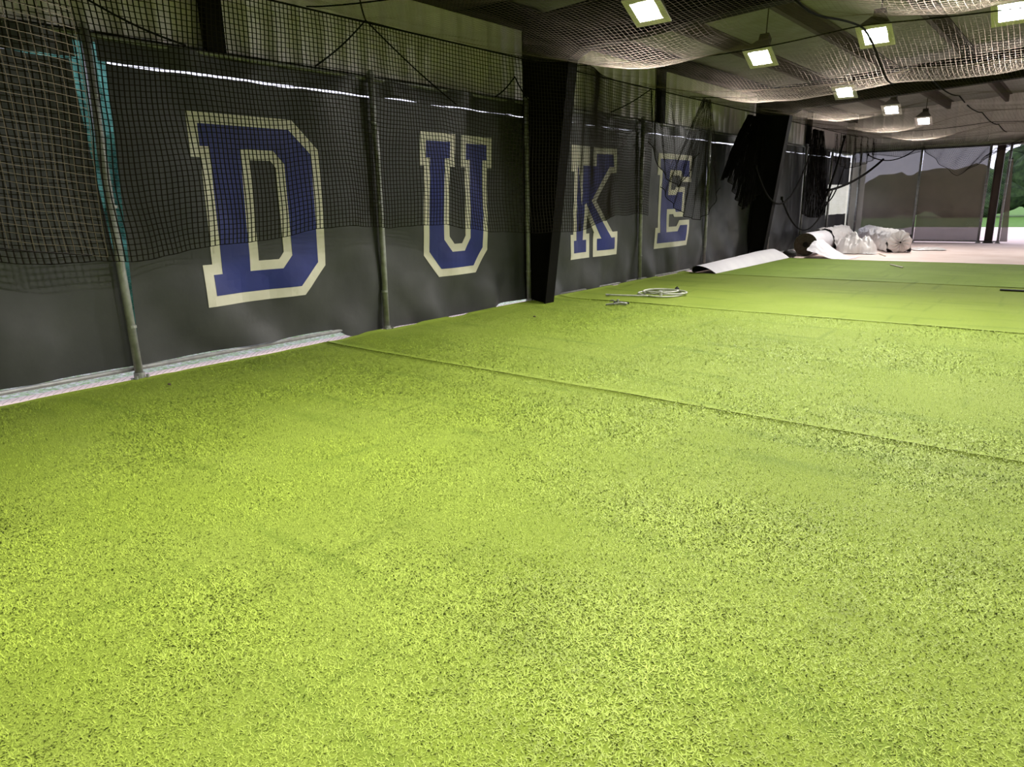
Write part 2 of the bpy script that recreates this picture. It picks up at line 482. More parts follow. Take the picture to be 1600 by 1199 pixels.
POSTS = [-0.45, 2.65, 5.63, 8.52, 12.02, 14.95, 18.0, 18.95, 21.65, 24.3, 26.8]
fence = empty('chain_link_fence', (FX, 2.65, 0))
tag(fence, 'galvanized chain link fence along the left wall behind the banners', 'fence')
fo = fence.location
def fl(p): return (p[0] - fo.x, p[1] - fo.y, p[2] - fo.z)
def post_mesh():
    b = MB(); b.tube([(0, 0, 0.0), (0, 0, 1.2), (0, 0, 2.95)], 0.037, 14)
    return b
for k, y in enumerate(POSTS):
    lean = (0.0, -0.02, 0.03)[k % 3]
    b = MB(); b.tube([(0, 0, 0), (0, lean * 0.6, 1.0), (0, lean, 2.0), (0, 0, 2.97)], 0.036, 14)
    p = b.build('post', M['galvanized'], fence, smooth=True, loc=fl((FX + 0.075, y, 0)))
    c = MB(); c.box(-0.055, 0.075, -0.06, 0.06, 0.0, 0.022)
    c.tube([(0.05, 0.05, 0.02), (0.05, 0.05, 0.055)], 0.014, 6)
    c.tube([(0.05, -0.05, 0.02), (0.05, -0.05, 0.055)], 0.014, 6)
    c.tube([(0, 0, 0.0), (0, 0, 0.075)], 0.048, 12)
    c.build('foot', M['galvanized'], p)
    for zt in (0.5, 1.55, 2.45):
        t = MB(); t.tube([(0.0, 0, zt - 0.012), (0.0, 0, zt + 0.012)], 0.040, 12)
        t.build('tie_band', M['wire'], p)
    d = MB(); d.tube([(0, 0, 2.965), (0, 0, 2.99), (0, 0, 3.01)], [0.041, 0.041, 0.012], 12); d.build('cap', M['galvanized'], p)
for (a, c, z, nm) in [(-9.6, 26.8, 2.93, 'top_rail'), (-9.6, 5.0, 0.105, 'bottom_rail'), (8.9, 26.8, 0.04, 'bottom_rail')]:
    b = MB(); b.tube([fl((FX + 0.02, a, z)), fl((FX + 0.02, c, z))], 0.021, 10); b.build(nm, M['galvanized'], fence, smooth=True)
for a, c in zip(POSTS[:-1], POSTS[1:]):
    chain_link(fence, 1, a - fo.y, c - fo.y, 0.0, 2.92, -0.03)

bfence = empty('chain_link_fence', (-6.4, Y1, 0))
tag(bfence, 'galvanized chain link fence across the back end of the shed', 'fence')
for x in (-6.35, -4.53, -2.66, -2.14, 1.6, 4.2, 6.5):
    b = MB(); b.tube([(0, 0, 0), (0, 0, 3.0)], 0.036, 12)
    p = b.build('post', M['galvanized'], bfence, smooth=True, loc=(x + 6.4, -0.06, 0))
    c = MB(); c.tube([(0, 0, 0.0), (0, 0, 0.08)], 0.05, 12); c.box(-0.07, 0.07, -0.07, 0.07, 0, 0.02); c.build('foot', M['galvanized'], p)
    for zt in (0.7, 1.8, 2.5):
        c = MB(); c.tube([(0, 0, zt - 0.02), (0, 0, zt + 0.02)], 0.043, 12); c.build('tie_band', M['wire'], p)
b = MB(); b.tube([(0, 0, 2.97), (13, 0, 2.97)], 0.024, 10); b.build('top_rail', M['galvanized'], bfence, smooth=True)
b = MB(); b.tube([(0, 0, 0.05), (4.3, 0, 0.05)], 0.022, 10); b.build('bottom_rail', M['galvanized'], bfence, smooth=True)
chain_link(bfence, 0, 0.05, 4.25, 0.03, 2.95, 0.03, cell=0.075)
sc_ = empty('gate_column', (-2.40, Y1 + 0.02, 0)); tag(sc_, 'brown steel column between two back fence posts', 'column')
b = MB(); b.box(-0.10, 0.10, -0.006, 0.006, 0, 3.0); b.build('web', M['purlin_steel'], sc_)
for s in (-1, 1):
    b = MB(); b.box(s * 0.10 - 0.006, s * 0.10 + 0.006, -0.08, 0.08, 0, 3.0); b.build('flange', M['purlin_steel'], sc_)
b = MB(); b.box(-0.14, 0.14, -0.11, 0.11, 0, 0.02); b.build('base_plate', M['purlin_steel'], sc_)

# ------------------------------------------------------------------ banners on the fence
def drape(y, z, seed, y0, y1, z0):
    """how far the vinyl bulges into the room at (y, z)"""
    u = min(1.0, max(0.0, (y - y0) / (y1 - y0)))
    d = 0.045 * fbm(y * 0.9, z * 0.55, seed, 2)
    # diagonal pull folds from the lower corners
    low = max(0.0, 1.0 - (z - z0) / 1.1)
    d += 0.062 * low * math.sin((y - y0) * 5.0 + z * 4.2 + seed) * (1 - u) ** 0.7
    d += 0.055 * low * math.sin((y1 - y) * 6.0 + z * 3.6 + seed * 2) * u ** 0.7
    d += 0.022 * low * fbm(y * 3, z * 2.2, seed + 9, 2)
    edge = min(1.0, min(u, 1 - u) / 0.07)
    return 0.012 + max(-0.02, d) * (0.12 + 0.88 * edge)

def offset_poly(P, d):
    n = len(P)
    area = sum(P[i][0] * P[(i + 1) % n][1] - P[(i + 1) % n][0] * P[i][1] for i in range(n))
    sgn = 1 if area > 0 else -1
    out = []
    for i in range(n):
        a, p, c = P[i - 1], P[i], P[(i + 1) % n]
        e1 = Vector((p[0] - a[0], p[1] - a[1])).normalized(); e2 = Vector((c[0] - p[0], c[1] - p[1])).normalized()
        n1 = Vector((-e1.y, e1.x)) * sgn; n2 = Vector((-e2.y, e2.x)) * sgn
        bis = n1 + n2
        k = d / max(0.25, (1 + n1.dot(n2)))
        out.append((p[0] + bis.x * k, p[1] + bis.y * k))
    return out

def letter_mesh(name, outer, hole, place, surf, off, mat, parent, skirt=0.003):
    bm = bmesh.new()
    loops = [outer] + ([hole] if hole else [])
    edges = []
    for lp in loops:
        vs = [bm.verts.new((0, p[0], p[1])) for p in lp]
        edges += [bm.edges.new((vs[i], vs[(i + 1) % len(vs)])) for i in range(len(vs))]
    bmesh.ops.triangle_fill(bm, edges=edges, use_beauty=True)
    for k in range(1, 24):
        for co, no in (((0, k * 0.08, 0), (0, 1, 0)), ((0, 0, k * 0.08), (0, 0, 1))):
            bmesh.ops.bisect_plane(bm, geom=bm.verts[:] + bm.edges[:] + bm.faces[:], plane_co=co, plane_no=no, dist=1e-5)
    for v in bm.verts:
        yy, zz = place(v.co.y, v.co.z)
        v.co = (surf(yy, zz) + off, yy, zz)
    # thickness of the vinyl film
    r = bmesh.ops.extrude_face_region(bm, geom=bm.faces[:])
    for v in [g for g in r['geom'] if isinstance(g, bmesh.types.BMVert)]:
        v.co.x -= skirt
    bmesh.ops.recalc_face_normals(bm, faces=bm.faces[:])
    me = bpy.data.meshes.new(name); bm.to_mesh(me); bm.free()
    return link_mesh(name, me, mat, parent)

D_OUT = [(0, 0), (1.13, 0), (1.43, 0.30), (1.43, 1.53), (1.13, 1.83), (0, 1.83), (0, 1.42), (.10, 1.42), (.10, .41), (0, .41)]
D_HOLE = [(.62, .41), (.85, .41), (.91, .48), (.91, 1.34), (.85, 1.41), (.62, 1.41)]
D_IN = [(.52, .31), (.89, .31), (1.01, .44), (1.01, 1.38), (.89, 1.51), (.52, 1.51)]
U_OUT = [(.34, 0), (1.06, 0), (1.32, .30), (1.32, 1.42), (1.41, 1.42), (1.41, 1.83), (.77, 1.83), (.77, 1.42), (.85, 1.42), (.85, .52), (.77, .42),
         (.62, .42), (.54, .52), (.54, 1.42), (.64, 1.42), (.64, 1.83), (0, 1.83), (0, 1.42), (.07, 1.42), (.07, .30)]
K_OUT = [(0, 0), (.60, 0), (.60, .41), (.50, .41), (.52, .72), (.74, .41), (.72, .41), (.72, 0), (1.47, 0), (1.47, .41), (1.29, .41), (.79, .95),
         (1.26, 1.42), (1.45, 1.42), (1.45, 1.83), (.70, 1.83), (.70, 1.42), (.82, 1.42), (.47, 1.06), (.47, 1.42), (.58, 1.42), (.58, 1.83),
         (0, 1.83), (0, 1.42), (.09, 1.42), (.09, .41), (0, .41)]
E_OUT = [(0, 0), (1.45, 0), (1.45, .53), (1.0, .53), (.92, .41), (.57, .41), (.57, .66), (.74, .66), (.78, .60), (1.16, .60), (1.16, 1.20), (.78, 1.20),
         (.74, 1.14), (.57, 1.14), (.57, 1.42), (.92, 1.42), (1.0, 1.30), (1.45, 1.30), (1.45, 1.83), (0, 1.83), (0, 1.42), (.10, 1.42), (.10, .41), (0, .41)]

def banner(y0, y1, z0, z1, seed, label, letter=None, lpos=None, name='vinyl_banner', zfun=None, shear=0.03, slant=None):
    loc = Vector((FX, y0, z0))
    ny = max(4, int((y1 - y0) / 0.055)); nz_ = max(4, int((z1 - z0) / 0.07))
    surf = lambda y, z: drape(y, z, seed, y0, y1, z0)
    V = []
    for i in range(ny + 1):
        for j in range(nz_ + 1):
            t = j / nz_
            y = y0 + (y1 - y0) * i / ny
            zb = z0 + (zfun(y) if zfun else 0.0) + 0.008 * fbm(y * 2.5, 0.3, seed)
            z = zb + (z1 + 0.016 * fbm(y * 2.2, 5.5, seed) - zb) * t
            yy = y + (slant[0] * (1 - t) * max(0, 1 - i / 6) if slant else 0) + (slant[1] * (1 - t) * max(0, 1 - (ny - i) / 6) if slant else 0)
            V.append((surf(y, z), yy - y0, z - z0))
    root = empty(name, loc); tag(root, label, 'banner')
    npobj('vinyl_sheet', V, grid_faces(ny + 1, nz_ + 1), M['tarp'], root, smooth=True)
    if letter:
        out, hole, inn = letter
        place = lambda u, w: (lpos + u + shear * (w - 0.9) - y0, 0.578 + w - z0)
        s2 = lambda yy, zz: surf(yy + y0, zz + z0)
        o = letter_mesh('letter', out, hole, place, s2, 0.006, M['letter_white'], root)
        o['label'] = 'cream letter outline'
        f = letter_mesh('letter_fill', offset_poly(out, 0.102), inn, place, s2, 0.009, M['letter_blue'], o)
        f['label'] = 'royal blue letter face'
    return root
banner(-0.4, 2.52, 0.13, 2.728, 1.1, 'plain black vinyl banner at the far left edge, left of the D banner', slant=(0, 0.17))
banner(2.80, 5.69, 0.13, 2.728, 2.3, 'black vinyl banner with a large blue letter D outlined in cream', (D_OUT, D_HOLE, D_IN), 3.42,
       zfun=lambda y: -0.10 * max(0, min(1, (y - 4.9) / 0.15)), slant=(-0.10, 0))
banner(5.70, 8.60, 0.02, 2.733, 3.7, 'black vinyl banner with a large blue letter U outlined in cream', (U_OUT, None, None), 6.36, shear=0.05,
       zfun=lambda y: 0.05 * max(0, min(1, (y - 7.6) / 0.3)))
banner(8.61, 12.09, 0.03, 2.741, 4.9, 'black vinyl banner with a large blue letter K outlined in cream', (K_OUT, None, None), 9.75, shear=0.0)
banner(12.10, 15.03, 0.03, 2.741, 5.2, 'black vinyl banner with a blue letter E outlined in cream, half veiled by netting', (E_OUT, None, None), 12.76, shear=0.05)
banner(15.04, 18.94, 0.03, 2.728, 6.4, 'plain dark vinyl banner between the E banner and the far black steel frame')
banner(18.95, 21.75, 0.03, 2.728, 7.1, 'plain brownish vinyl banner just past the far steel frame, behind the turf roll')
banner(21.76, 24.33, 0.03, 2.728, 8.8, 'plain dark vinyl banner left of the bright opening in the far fence')
banner(24.34, 26.75, 0.03, 0.95, 9.3, 'low dark vinyl banner below the bright opening in the far fence')
banner(24.34, 26.75, 1.90, 2.80, 9.9, 'short dark vinyl banner above the bright opening in the far fence')
VAL = [(-0.4, 2.57, 'left of the D banner'), (2.74, 5.69, 'above the D banner'), (5.70, 8.60, 'above the U banner'), (8.61, 12.09, 'above the K banner'),
       (12.10, 15.03, 'above the E banner'), (15.04, 18.0, 'before the far steel frame'), (18.0, 24.3, 'past the far steel frame')]
for a, c, w in VAL:
    banner(a, c, 2.744, 2.935, a + 20, 'narrow black vinyl strip under the siding ' + w, name='vinyl_valance')

def screen(x0, x1, z0, z1, label, seed, skew=0.0):
    root = empty('wind_screen', (x0, Y1 - 0.01, z0)); tag(root, label, 'wind screen')
    nx = int((x1 - x0) / 0.07) + 2; nz_ = int((z1 - z0) / 0.08) + 2
    V = []
    for i in range(nx):
        for j in range(nz_):
            u = i / (nx - 1); t = j / (nz_ - 1)
            x = x0 + (x1 - x0) * u + skew * t * u
            z = z0 + (z1 - z0) * t
            d = 0.03 * fbm(x * 1.4, z * 0.8, seed, 3) + 0.02 * (1 - t) * math.sin(x * 5 + z * 3 + seed)
            V.append((x - x0, d, z - z0))
    npobj('fabric', V, grid_faces(nx, nz_), M['screen_fabric'], root, smooth=True)
    b = MB(); b.box(0, x1 - x0 + skew, -0.035, -0.03, z1 - z0 - 0.03, z1 - z0 + 0.01); b.build('top_hem', M['tarp'], root)
screen(-6.64, -4.57, 0.05, 2.97, 'see-through dark wind screen in the back corner behind the wrapped rolls', 1.0)
screen(-4.49, -2.69, 0.05, 2.97, 'see-through dark wind screen right of the wrapped rolls on the back fence', 2.0)
screen(-2.10, -1.90, 0.05, 2.55, 'narrow dark wind screen flap right of the brown column at the back', 3.0, skew=-0.16)
screen(1.65, 6.45, 0.05, 2.97, 'dark wind screen on the back fence beyond the right picture edge', 4.0)

# ------------------------------------------------------------------ turf strips
SEAMS = [-9.1, -4.5, 0.09, 4.69, 9.29, 13.89, 18.5]
TX0, TX1 = -6.56, 6.5
NAMES = ['artificial turf strip behind the camera', 'artificial turf strip just behind the camera', 'nearest bright green artificial turf strip, below the D banner',
         'bright green artificial turf strip below the U and K banners', 'bright green artificial turf strip with the grey hose coil on it',
         'darker green artificial turf strip bordering the bare concrete']
TURF = []
for k in range(6):
    a, c = SEAMS[k] + 0.006, SEAMS[k + 1] - 0.006
    x0 = -5.86 if k == 5 else TX0
    root = empty('artificial_turf', (x0, a, 0)); tag(root, NAMES[k], 'turf', 'artificial turf strips')
    nx = int((TX1 - x0) / 0.13); nyy = 40
    V = []
    for i in range(nx + 1):
        x = x0 + (TX1 - x0) * i / nx
        for j in range(nyy + 1):
            y = a + (c - a) * j / nyy
            z = 0.021 + 0.006 * fbm(x * 0.7, y * 0.9, 2.0 + k)
            e = min(y - a, c - y)
            if 1 < k: z += 0.004 * max(0, 1 - e / 0.14) ** 2 * (0.6 + fbm(x * 0.8, k * 3.1, 5))
            if k >= 3 and c - y < 0.14 and k == 3: z += 0.0
            if x < -6.2 and k < 5: z += 0.03 * ((-6.2 - x) / 0.36) ** 2 * (0.4 + 0.6 * (fbm(y * 1.1, 1.0, 8) > -0.1)) * (1 if y > 5.0 else 0.2)
            V.append((x - x0, y - a, max(z, 0.012)))
    n0 = len(V)
    top_f = grid_faces(nx + 1, nyy + 1)
    V2 = [(p[0], p[1], 0.001) for p in V]
    ring = [i * (nyy + 1) for i in range(nx + 1)] + [nx * (nyy + 1) + j for j in range(1, nyy + 1)] + \
           [i * (nyy + 1) + nyy for i in range(nx - 1, -1, -1)] + [j for j in range(nyy - 1, 0, -1)]
    side = [(ring[q], ring[(q + 1) % len(ring)], ring[(q + 1) % len(ring)] + n0, ring[q] + n0) for q in range(len(ring))]
    F = np.concatenate([top_f, np.array(side)])
    npobj('pile_sheet', V + V2, F, M['turf_far' if k == 5 else 'turf'], root, smooth=False)
    TURF.append((root, x0, a, c))

# loose blades of the pile where the camera can make them out
def blades(k, n, ymin, ymax, rmax):
    root, x0, a, c = TURF[k]
    a2, c2 = max(a, ymin), min(c, ymax)
    u = rng.random((int(n * 3), 2))
    x = -6.5 + u[:, 0] * 9.5; y = a2 + u[:, 1] * (c2 - a2)
    d = np.hypot(x, y)
    keep = rng.random(len(x)) < np.clip(1.0 / (0.35 + (d / 3.2) ** 2), 0.04, 1.0)
    keep &= d < rmax
    x, y = x[keep][:n], y[keep][:n]
    m = len(x)
    d = np.hypot(x, y)
    ang = rng.random(m) * 2 * math.pi; lean = 0.55 + 0.75 * rng.random(m)
    ln = (0.012 + 0.009 * rng.random(m)) * (1 + 0.05 * d); w = (0.0017 + 0.0009 * rng.random(m)) * (1 + 0.12 * d)
    dx, dy = np.cos(ang), np.sin(ang)
    tx, ty = dx * np.sin(lean) * ln, dy * np.sin(lean) * ln
    z = 0.019
    V = np.empty((m, 3, 3))
    V[:, 0] = np.stack([x - dy * w, y + dx * w, np.full(m, z)], 1)
    V[:, 1] = np.stack([x + dy * w, y - dx * w, np.full(m, z)], 1)
    V[:, 2] = np.stack([x + tx, y + ty, z + np.cos(lean) * ln * 0.8], 1)
    V[:, :, 0] -= x0; V[:, :, 1] -= a
    F = np.arange(m * 3).reshape(m, 3)
    me = npmesh('pile_blades', V.reshape(-1, 3), F)
    at = me.attributes.new('dye', 'FLOAT', 'POINT')
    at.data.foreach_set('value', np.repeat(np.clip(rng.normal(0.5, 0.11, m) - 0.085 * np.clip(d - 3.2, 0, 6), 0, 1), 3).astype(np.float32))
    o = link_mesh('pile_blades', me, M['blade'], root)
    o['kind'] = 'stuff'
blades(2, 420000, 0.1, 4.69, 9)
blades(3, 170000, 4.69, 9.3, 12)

# folded-back edge of the far strip: white backing outward, shade of the hollow painted black underneath
root = TURF[5][0]
ya, yc = 13.93, 18.55
PROF = [(0.0, 0.0), (0.06, 0.10), (0.16, 0.30), (0.28, 0.52), (0.42, 0.74), (0.56, 0.90), (0.70, 0.99), (0.80, 1.0), (0.90, 0.93), (0.97, 0.76), (1.0, 0.52), (0.98, 0.28), (0.93, 0.06)]
def fold_sheet(name, mat, inset):
    V = []; nj = 44
    for (t, hh) in PROF:
        for j in range(nj + 1):
            s = j / nj
            h = (0.155 + 0.085 * min(1, s * 1.4)) * (1 - 0.35 * max(0, s - 0.93) / 0.07)
            w = 0.47 - 0.05 * s
            x = -w * t - inset * (0.5 - t) * 2
            z = 0.024 + (h - inset) * hh + 0.006 * fbm(t * 2, s * 8, 4) * hh
            yy = ya + (yc - ya) * s - 0.16 * t * (1 - s) ** 6 + 0.03 * math.sin(t * 6) * (1 - s) ** 4
            V.append((x, yy - SEAMS[5] - 0.006 + inset, z))
    return npobj(name, V, grid_faces(len(PROF), nj + 1), mat, root, smooth=True)
fold_sheet('folded_edge', M['backing'], 0.0)['label'] = 'white backing of the folded turf edge'
fold_sheet('fold_shade_underside', M['black_rubber_and_shade'], 0.012)['label'] = 'turf underside of the fold with its shade painted black'

# ------------------------------------------------------------------ turf rolls under plastic at the back
def roll(name, p0, p1, r, label, cat='turf roll', wrap=None):
    p0 = Vector(p0); p1 = Vector(p1); ax = (p1 - p0); Ln = ax.length; ax.normalize()
    root = empty(name, (p0.x, p0.y, 0)); tag(root, label, cat)
    side = Vector((0, 0, 1)).cross(ax).normalized()
    up = Vector((0, 0, 1))
    base = Vector((p0.x, p0.y, 0))
    def at(s, rad, a): return p0 - base + ax * s + (side * math.cos(a) + up * math.sin(a)) * rad
    n = 48
    V = []; ns = 26
    for j in range(ns + 1):
        s = Ln * j / ns
        for k in range(n):
            a = 2 * math.pi * k / n
            rr = r * (1 + 0.02 * fbm(s * 2, k * 0.2, 1) * (0.3 + j / ns)) * (1.0 if a < math.pi else 0.985)
            V.append(at(s, rr, a))
    F = []
    for j in range(ns):
        F += [(j * n + k, (j + 1) * n + k, (j + 1) * n + (k + 1) % n, j * n + (k + 1) % n) for k in range(n)]
    npobj('backing_wrap', V, F, M['backing'], root, smooth=True)
    # the end: a spiral of turf edges around a hollow core, and the same at the other end
    for s0, sg in ((0.0, 1), (Ln, -1)):
        layers = 9
        b = MB()
        for q in range(layers):
            ra = r * (0.22 + 0.77 * q / layers); rb = r * (0.22 + 0.77 * (q + 0.86) / layers)
            dp = sg * (0.012 + 0.012 * (q % 2))
            V = []; F = []
            for k in range(n):
                a = 2 * math.pi * k / n
                V += [at(s0 + dp, ra, a), at(s0 + dp, rb, a), at(s0 + dp + sg * 0.05, ra, a), at(s0 + dp + sg * 0.05, rb, a)]
            for k in range(n):
                i0, i1 = 4 * k, 4 * ((k + 1) % n)
                F += [(i0, i1, i1 + 1, i0 + 1), (i0 + 1, i1 + 1, i1 + 3, i0 + 3), (i0, i0 + 2, i1 + 2, i1)]
            b.add(V, F)
        b.build('wound_edge', M['roll_end'], root)
        b = MB(); V = [at(s0 + sg * 0.03, r * 0.98, 2 * math.pi * k / n) for k in range(n)]
        b.add(V, [tuple(range(n))]); b.build('inner_layers', M['roll_end'], root)
        b = MB(); V = []; F = []
        for k in range(n):
            a = 2 * math.pi * k / n
            V += [at(s0 + sg * 0.008, r * 0.20, a), at(s0 + sg * 0.012, r * 0.235, a), at(s0 + sg * 0.2, r * 0.19, a)]
        for k in range(n):
            i0, i1 = 3 * k, 3 * ((k + 1) % n)
            F += [(i0, i1, i1 + 1, i0 + 1), (i0, i0 + 2, i1 + 2, i1)]
        F.append(tuple(3 * k + 2 for k in range(n)))
        F.append(tuple(3 * k for k in range(n)))
        b.add(V, F); b.build('core_tube', M['roll_core'], root)
    return root, at, Ln

r1, at1, L1 = roll('turf_roll', (-5.76, 19.45, 0.305), (-6.02, 24.0, 0.305), 0.30, 'rolled turf with white backing showing its dark wound end, beside the far steel frame')
r2, at2, L2 = roll('turf_roll', (-3.98, 21.75, 0.28), (-5.62, 25.6, 0.28), 0.26, 'turf roll wrapped in wrinkled white plastic on the concrete near the back fence')

def wrap_sheet(root, at, s0, s1, r, a0, a1, seed, name, flare=0.0, amp=0.03):
    V = []; ni, nj = 60, 60
    for i in range(ni + 1):
        a = a0 + (a1 - a0) * i / ni
        for j in range(nj + 1):
            s = s0 + (s1 - s0) * j / nj
            e = abs(i / ni - 0.5) * 2
            rr = r + 0.012 + amp * (0.5 + fbm(a * 2.2, s * 3.0, seed, 4)) + flare * max(0, e - 0.75) * 2
            p = at(s, rr, a)
            V.append((p.x, p.y, max(p.z, 0.006 + 0.01 * (fbm(a * 6, s * 5, seed) + 1))))
    return npobj(name, V, grid_faces(ni + 1, nj + 1), M['plastic_wrap'], root, smooth=True)
wrap_sheet(r2, at2, -0.10, L2 + 0.1, 0.265, -0.9, math.pi + 0.9, 2.0, 'plastic_wrap', flare=0.25, amp=0.05)
# gathered end of the plastic on the near face of the wrapped roll
V = []; n = 56; nr = 12
for i in range(nr + 1):
    q = i / nr
    for k in range(n):
        a = 2 * math.pi * k / n
        rr = 0.30 * (1 - q * 0.92) * (1 + 0.06 * math.sin(a * 9 + q * 3))
        p = at2(-0.10 - 0.10 * math.sin(q * math.pi * 0.6) + 0.035 * math.sin(a * 11 + q * 5) * (0.3 + q), rr, a)
        V.append((p.x, p.y, max(0.008, p.z)))
F = [(i * n + k, i * n + (k + 1) % n, (i + 1) * n + (k + 1) % n, (i + 1) * n + k) for i in range(nr) for k in range(n)]
npobj('gathered_end', V, F, M['plastic_wrap'], r2, smooth=True)
wrap_sheet(r1, at1, 1.9, L1 + 0.05, 0.296, -0.7, math.pi + 0.7, 5.0, 'plastic_wrap', flare=0.35, amp=0.055)

# loose sheet of plastic sliding off the roll on to the slab
def lump(name, cx, cy, lx, ly, h, seed, mat, label, cat, rot=0.0, prof=None, amp=0.5):
    ni, nj = 54, 54
    V = []
    for i in range(ni + 1):
        for j in range(nj + 1):
            u = i / ni * 2 - 1; v = j / nj * 2 - 1
            e = max(0, 1 - (abs(u) ** 2.6 + abs(v) ** 2.6)) ** 0.6
            z = 0.006 + h * e * (1 + amp * fbm(u * 2.3, v * 2.3, seed, 4)) + 0.012 * (1 + fbm(u * 5, v * 5, seed + 3))
            if prof: z = prof(u, v, z)
            x = u * lx * (1 + 0.10 * fbm(v * 2, 0.5, seed)); y = v * ly * (1 + 0.12 * fbm(u * 2, 1.5, seed))
            c, s = math.cos(rot), math.sin(rot)
            V.append((x * c - y * s, x * s + y * c, max(0.004, z)))
    root = empty(name, (cx, cy, 0)); tag(root, label, cat)
    npobj('film', V, grid_faces(ni + 1, nj + 1), mat, root, smooth=True)
    return root
def slope(u, v, z):
    t = max(0.0, min(1.0, (-u + 0.35) / 1.2))
    return 0.01 + 0.40 * t ** 1.3 * (0.5 + 0.5 * max(0, min(1, (v + 1.0) / 0.8))) + 0.025 * fbm(u * 3, v * 3, 6.0, 3) * (0.3 + t)
lump('plastic_sheet', -4.98, 19.25, 0.50, 0.62, 0.0, 3.0, M['backing'], 'smooth white sheet draped from the unwrapped turf roll to the slab', 'sheet', prof=slope)
lump('crumpled_plastic', -4.95, 21.4, 0.50, 0.85, 0.42, 7.0, M['plastic_wrap'], 'crumpled translucent white plastic heaped between the two turf rolls', 'plastic wrap', rot=0.2)
lump('plastic_scrap', -3.45, 23.0, 0.42, 0.35, 0.05, 11.0, M['plastic_wrap'], 'flat scrap of white plastic at the right end of the wrapped roll', 'plastic wrap', rot=0.4)

# dark bag at the near end of the bare roll
def pebble(name, loc, size, mat, label, cat, seed=1.0):
    bm = bmesh.new(); bmesh.ops.create_icosphere(bm, subdivisions=3, radius=1.0)
    for v in bm.verts:
        k = 1 + 0.30 * noise.noise(v.co * 1.7 + Vector((seed, 0, 0)))
        v.co = Vector((v.co.x * size[0] * k, v.co.y * size[1] * k, max(-0.92, v.co.z) * size[2] * k))
    mn = min(v.co.z for v in bm.verts)
    for v in bm.verts: v.co.z -= mn
    me = bpy.data.meshes.new(name); bm.to_mesh(me); bm.free()
    me.polygons.foreach_set('use_smooth', np.ones(len(me.polygons), dtype=bool))
    return tag(link_mesh(name, me, mat, None, loc), label, cat)
pebble('crumpled_bag', (-5.98, 18.85, 0.002), (0.20, 0.16, 0.09), M['black_rubber_and_shade'], 'small crumpled dark bag at the foot of the bare turf roll', 'bag', 3.0)

# ------------------------------------------------------------------ hose coil and bits lying on the turf
hz = 0.036
root = empty('hose_coil', (-5.25, 10.3, 0.022)); tag(root, 'loose coil of pale grey hose lying on the turf', 'hose')
rd = Vector((0.89, 0.46, 0)); dd = Vector((-0.46, 0.89, 0))
pts = []
for q in range(140):
    t = q / 139
    a = -2.2 + t * 2 * math.pi * 2.35
    rx = 0.34 + 0.06 * math.sin(a * 0.43); ry = 0.40 - 0.10 * t + 0.05 * math.cos(a * 0.7)
    p = rd * (math.cos(a) * rx + 0.04 * math.sin(a * 0.31)) + dd * (math.sin(a) * ry) + Vector((0, 0, 0.016 + 0.028 * (q // 58) + 0.012 * math.sin(a * 0.5) ** 2))
    pts.append(p)
b = MB(); b.tube(pts, 0.014, 8); b.build('coil', M['hose'], root, smooth=True)
st = pts[0]
tail = [st + (rd * -1.0) * (s * 0.62) + dd * (0.10 * s * s - 0.02 * s) + Vector((0, 0, -0.0)) for s in np.linspace(0, 1, 14)]
b = MB(); b.tube(tail, 0.014, 8); b.build('straight_tail', M['hose'], root, smooth=True)
b = MB(); b.tube([tail[-1], tail[-1] - rd * 0.06], 0.019, 10); b.build('end_fitting', M['galvanized'], root)
b = MB(); b.tube([pts[64] + Vector((0, 0, -0.02)), pts[64] + Vector((0, 0, 0.05))], 0.03, 8); b.build('tie', M['backing'], root)

root = empty('metal_clamp', (-5.25, 8.88, 0.022)); tag(root, 'small heap of grey metal clamp parts on the turf in front of the hose coil', 'clamp')
for k, (ang, l, off, m_) in enumerate([(0.55, 0.15, (0, 0), 'galvanized'), (0.25, 0.12, (0.03, 0.10), 'black_rubber_and_shade'), (0.8, 0.10, (0.10, -0.04), 'galvanized'), (-0.5, 0.08, (-0.08, 0.05), 'galvanized')]):
    c, s = math.cos(ang), math.sin(ang)
    b = MB(); b.tube([(off[0] - c * l, off[1] - s * l, 0.014 + 0.012 * k), (off[0], off[1], 0.03 + 0.012 * k), (off[0] + c * l, off[1] + s * l, 0.014 + 0.012 * k)], 0.013, 6)
    b.build('clamp_arm', M[m_], root)
b = MB(); b.tube([(0.02, 0.02, 0.01), (0.02, 0.02, 0.09)], 0.02, 8); b.build('bolt', M['galvanized'], root)
root = empty('rubber_puck', (-5.30, 10.98, 0.022)); tag(root, 'small round black rubber puck on the turf behind the hose coil', 'puck')
b = MB(); b.tube([(0, 0, 0), (0, 0, 0.03), (0, 0, 0.05)], [0.04, 0.04, 0.025], 14); b.build('puck_body', M['black_rubber_and_shade'], root)
b = MB(); b.tube([(0, 0, 0.045), (0, 0, 0.065)], 0.012, 8); b.build('puck_knob', M['black_rubber_and_shade'], root)
root = empty('rubber_strap', (-0.72, 13.4, 0.024)); tag(root, 'flat black rubber strap lying across the turf at the right edge', 'strap')
b = MB(); b.box(-0.22, 0.22, -0.05, 0.05, 0, 0.018); b.build('strap_body', M['black_rubber_and_shade'], root)
b = MB(); b.box(0.17, 0.24, -0.06, 0.06, 0.0, 0.03); b.build('buckle', M['black_rubber_and_shade'], root)
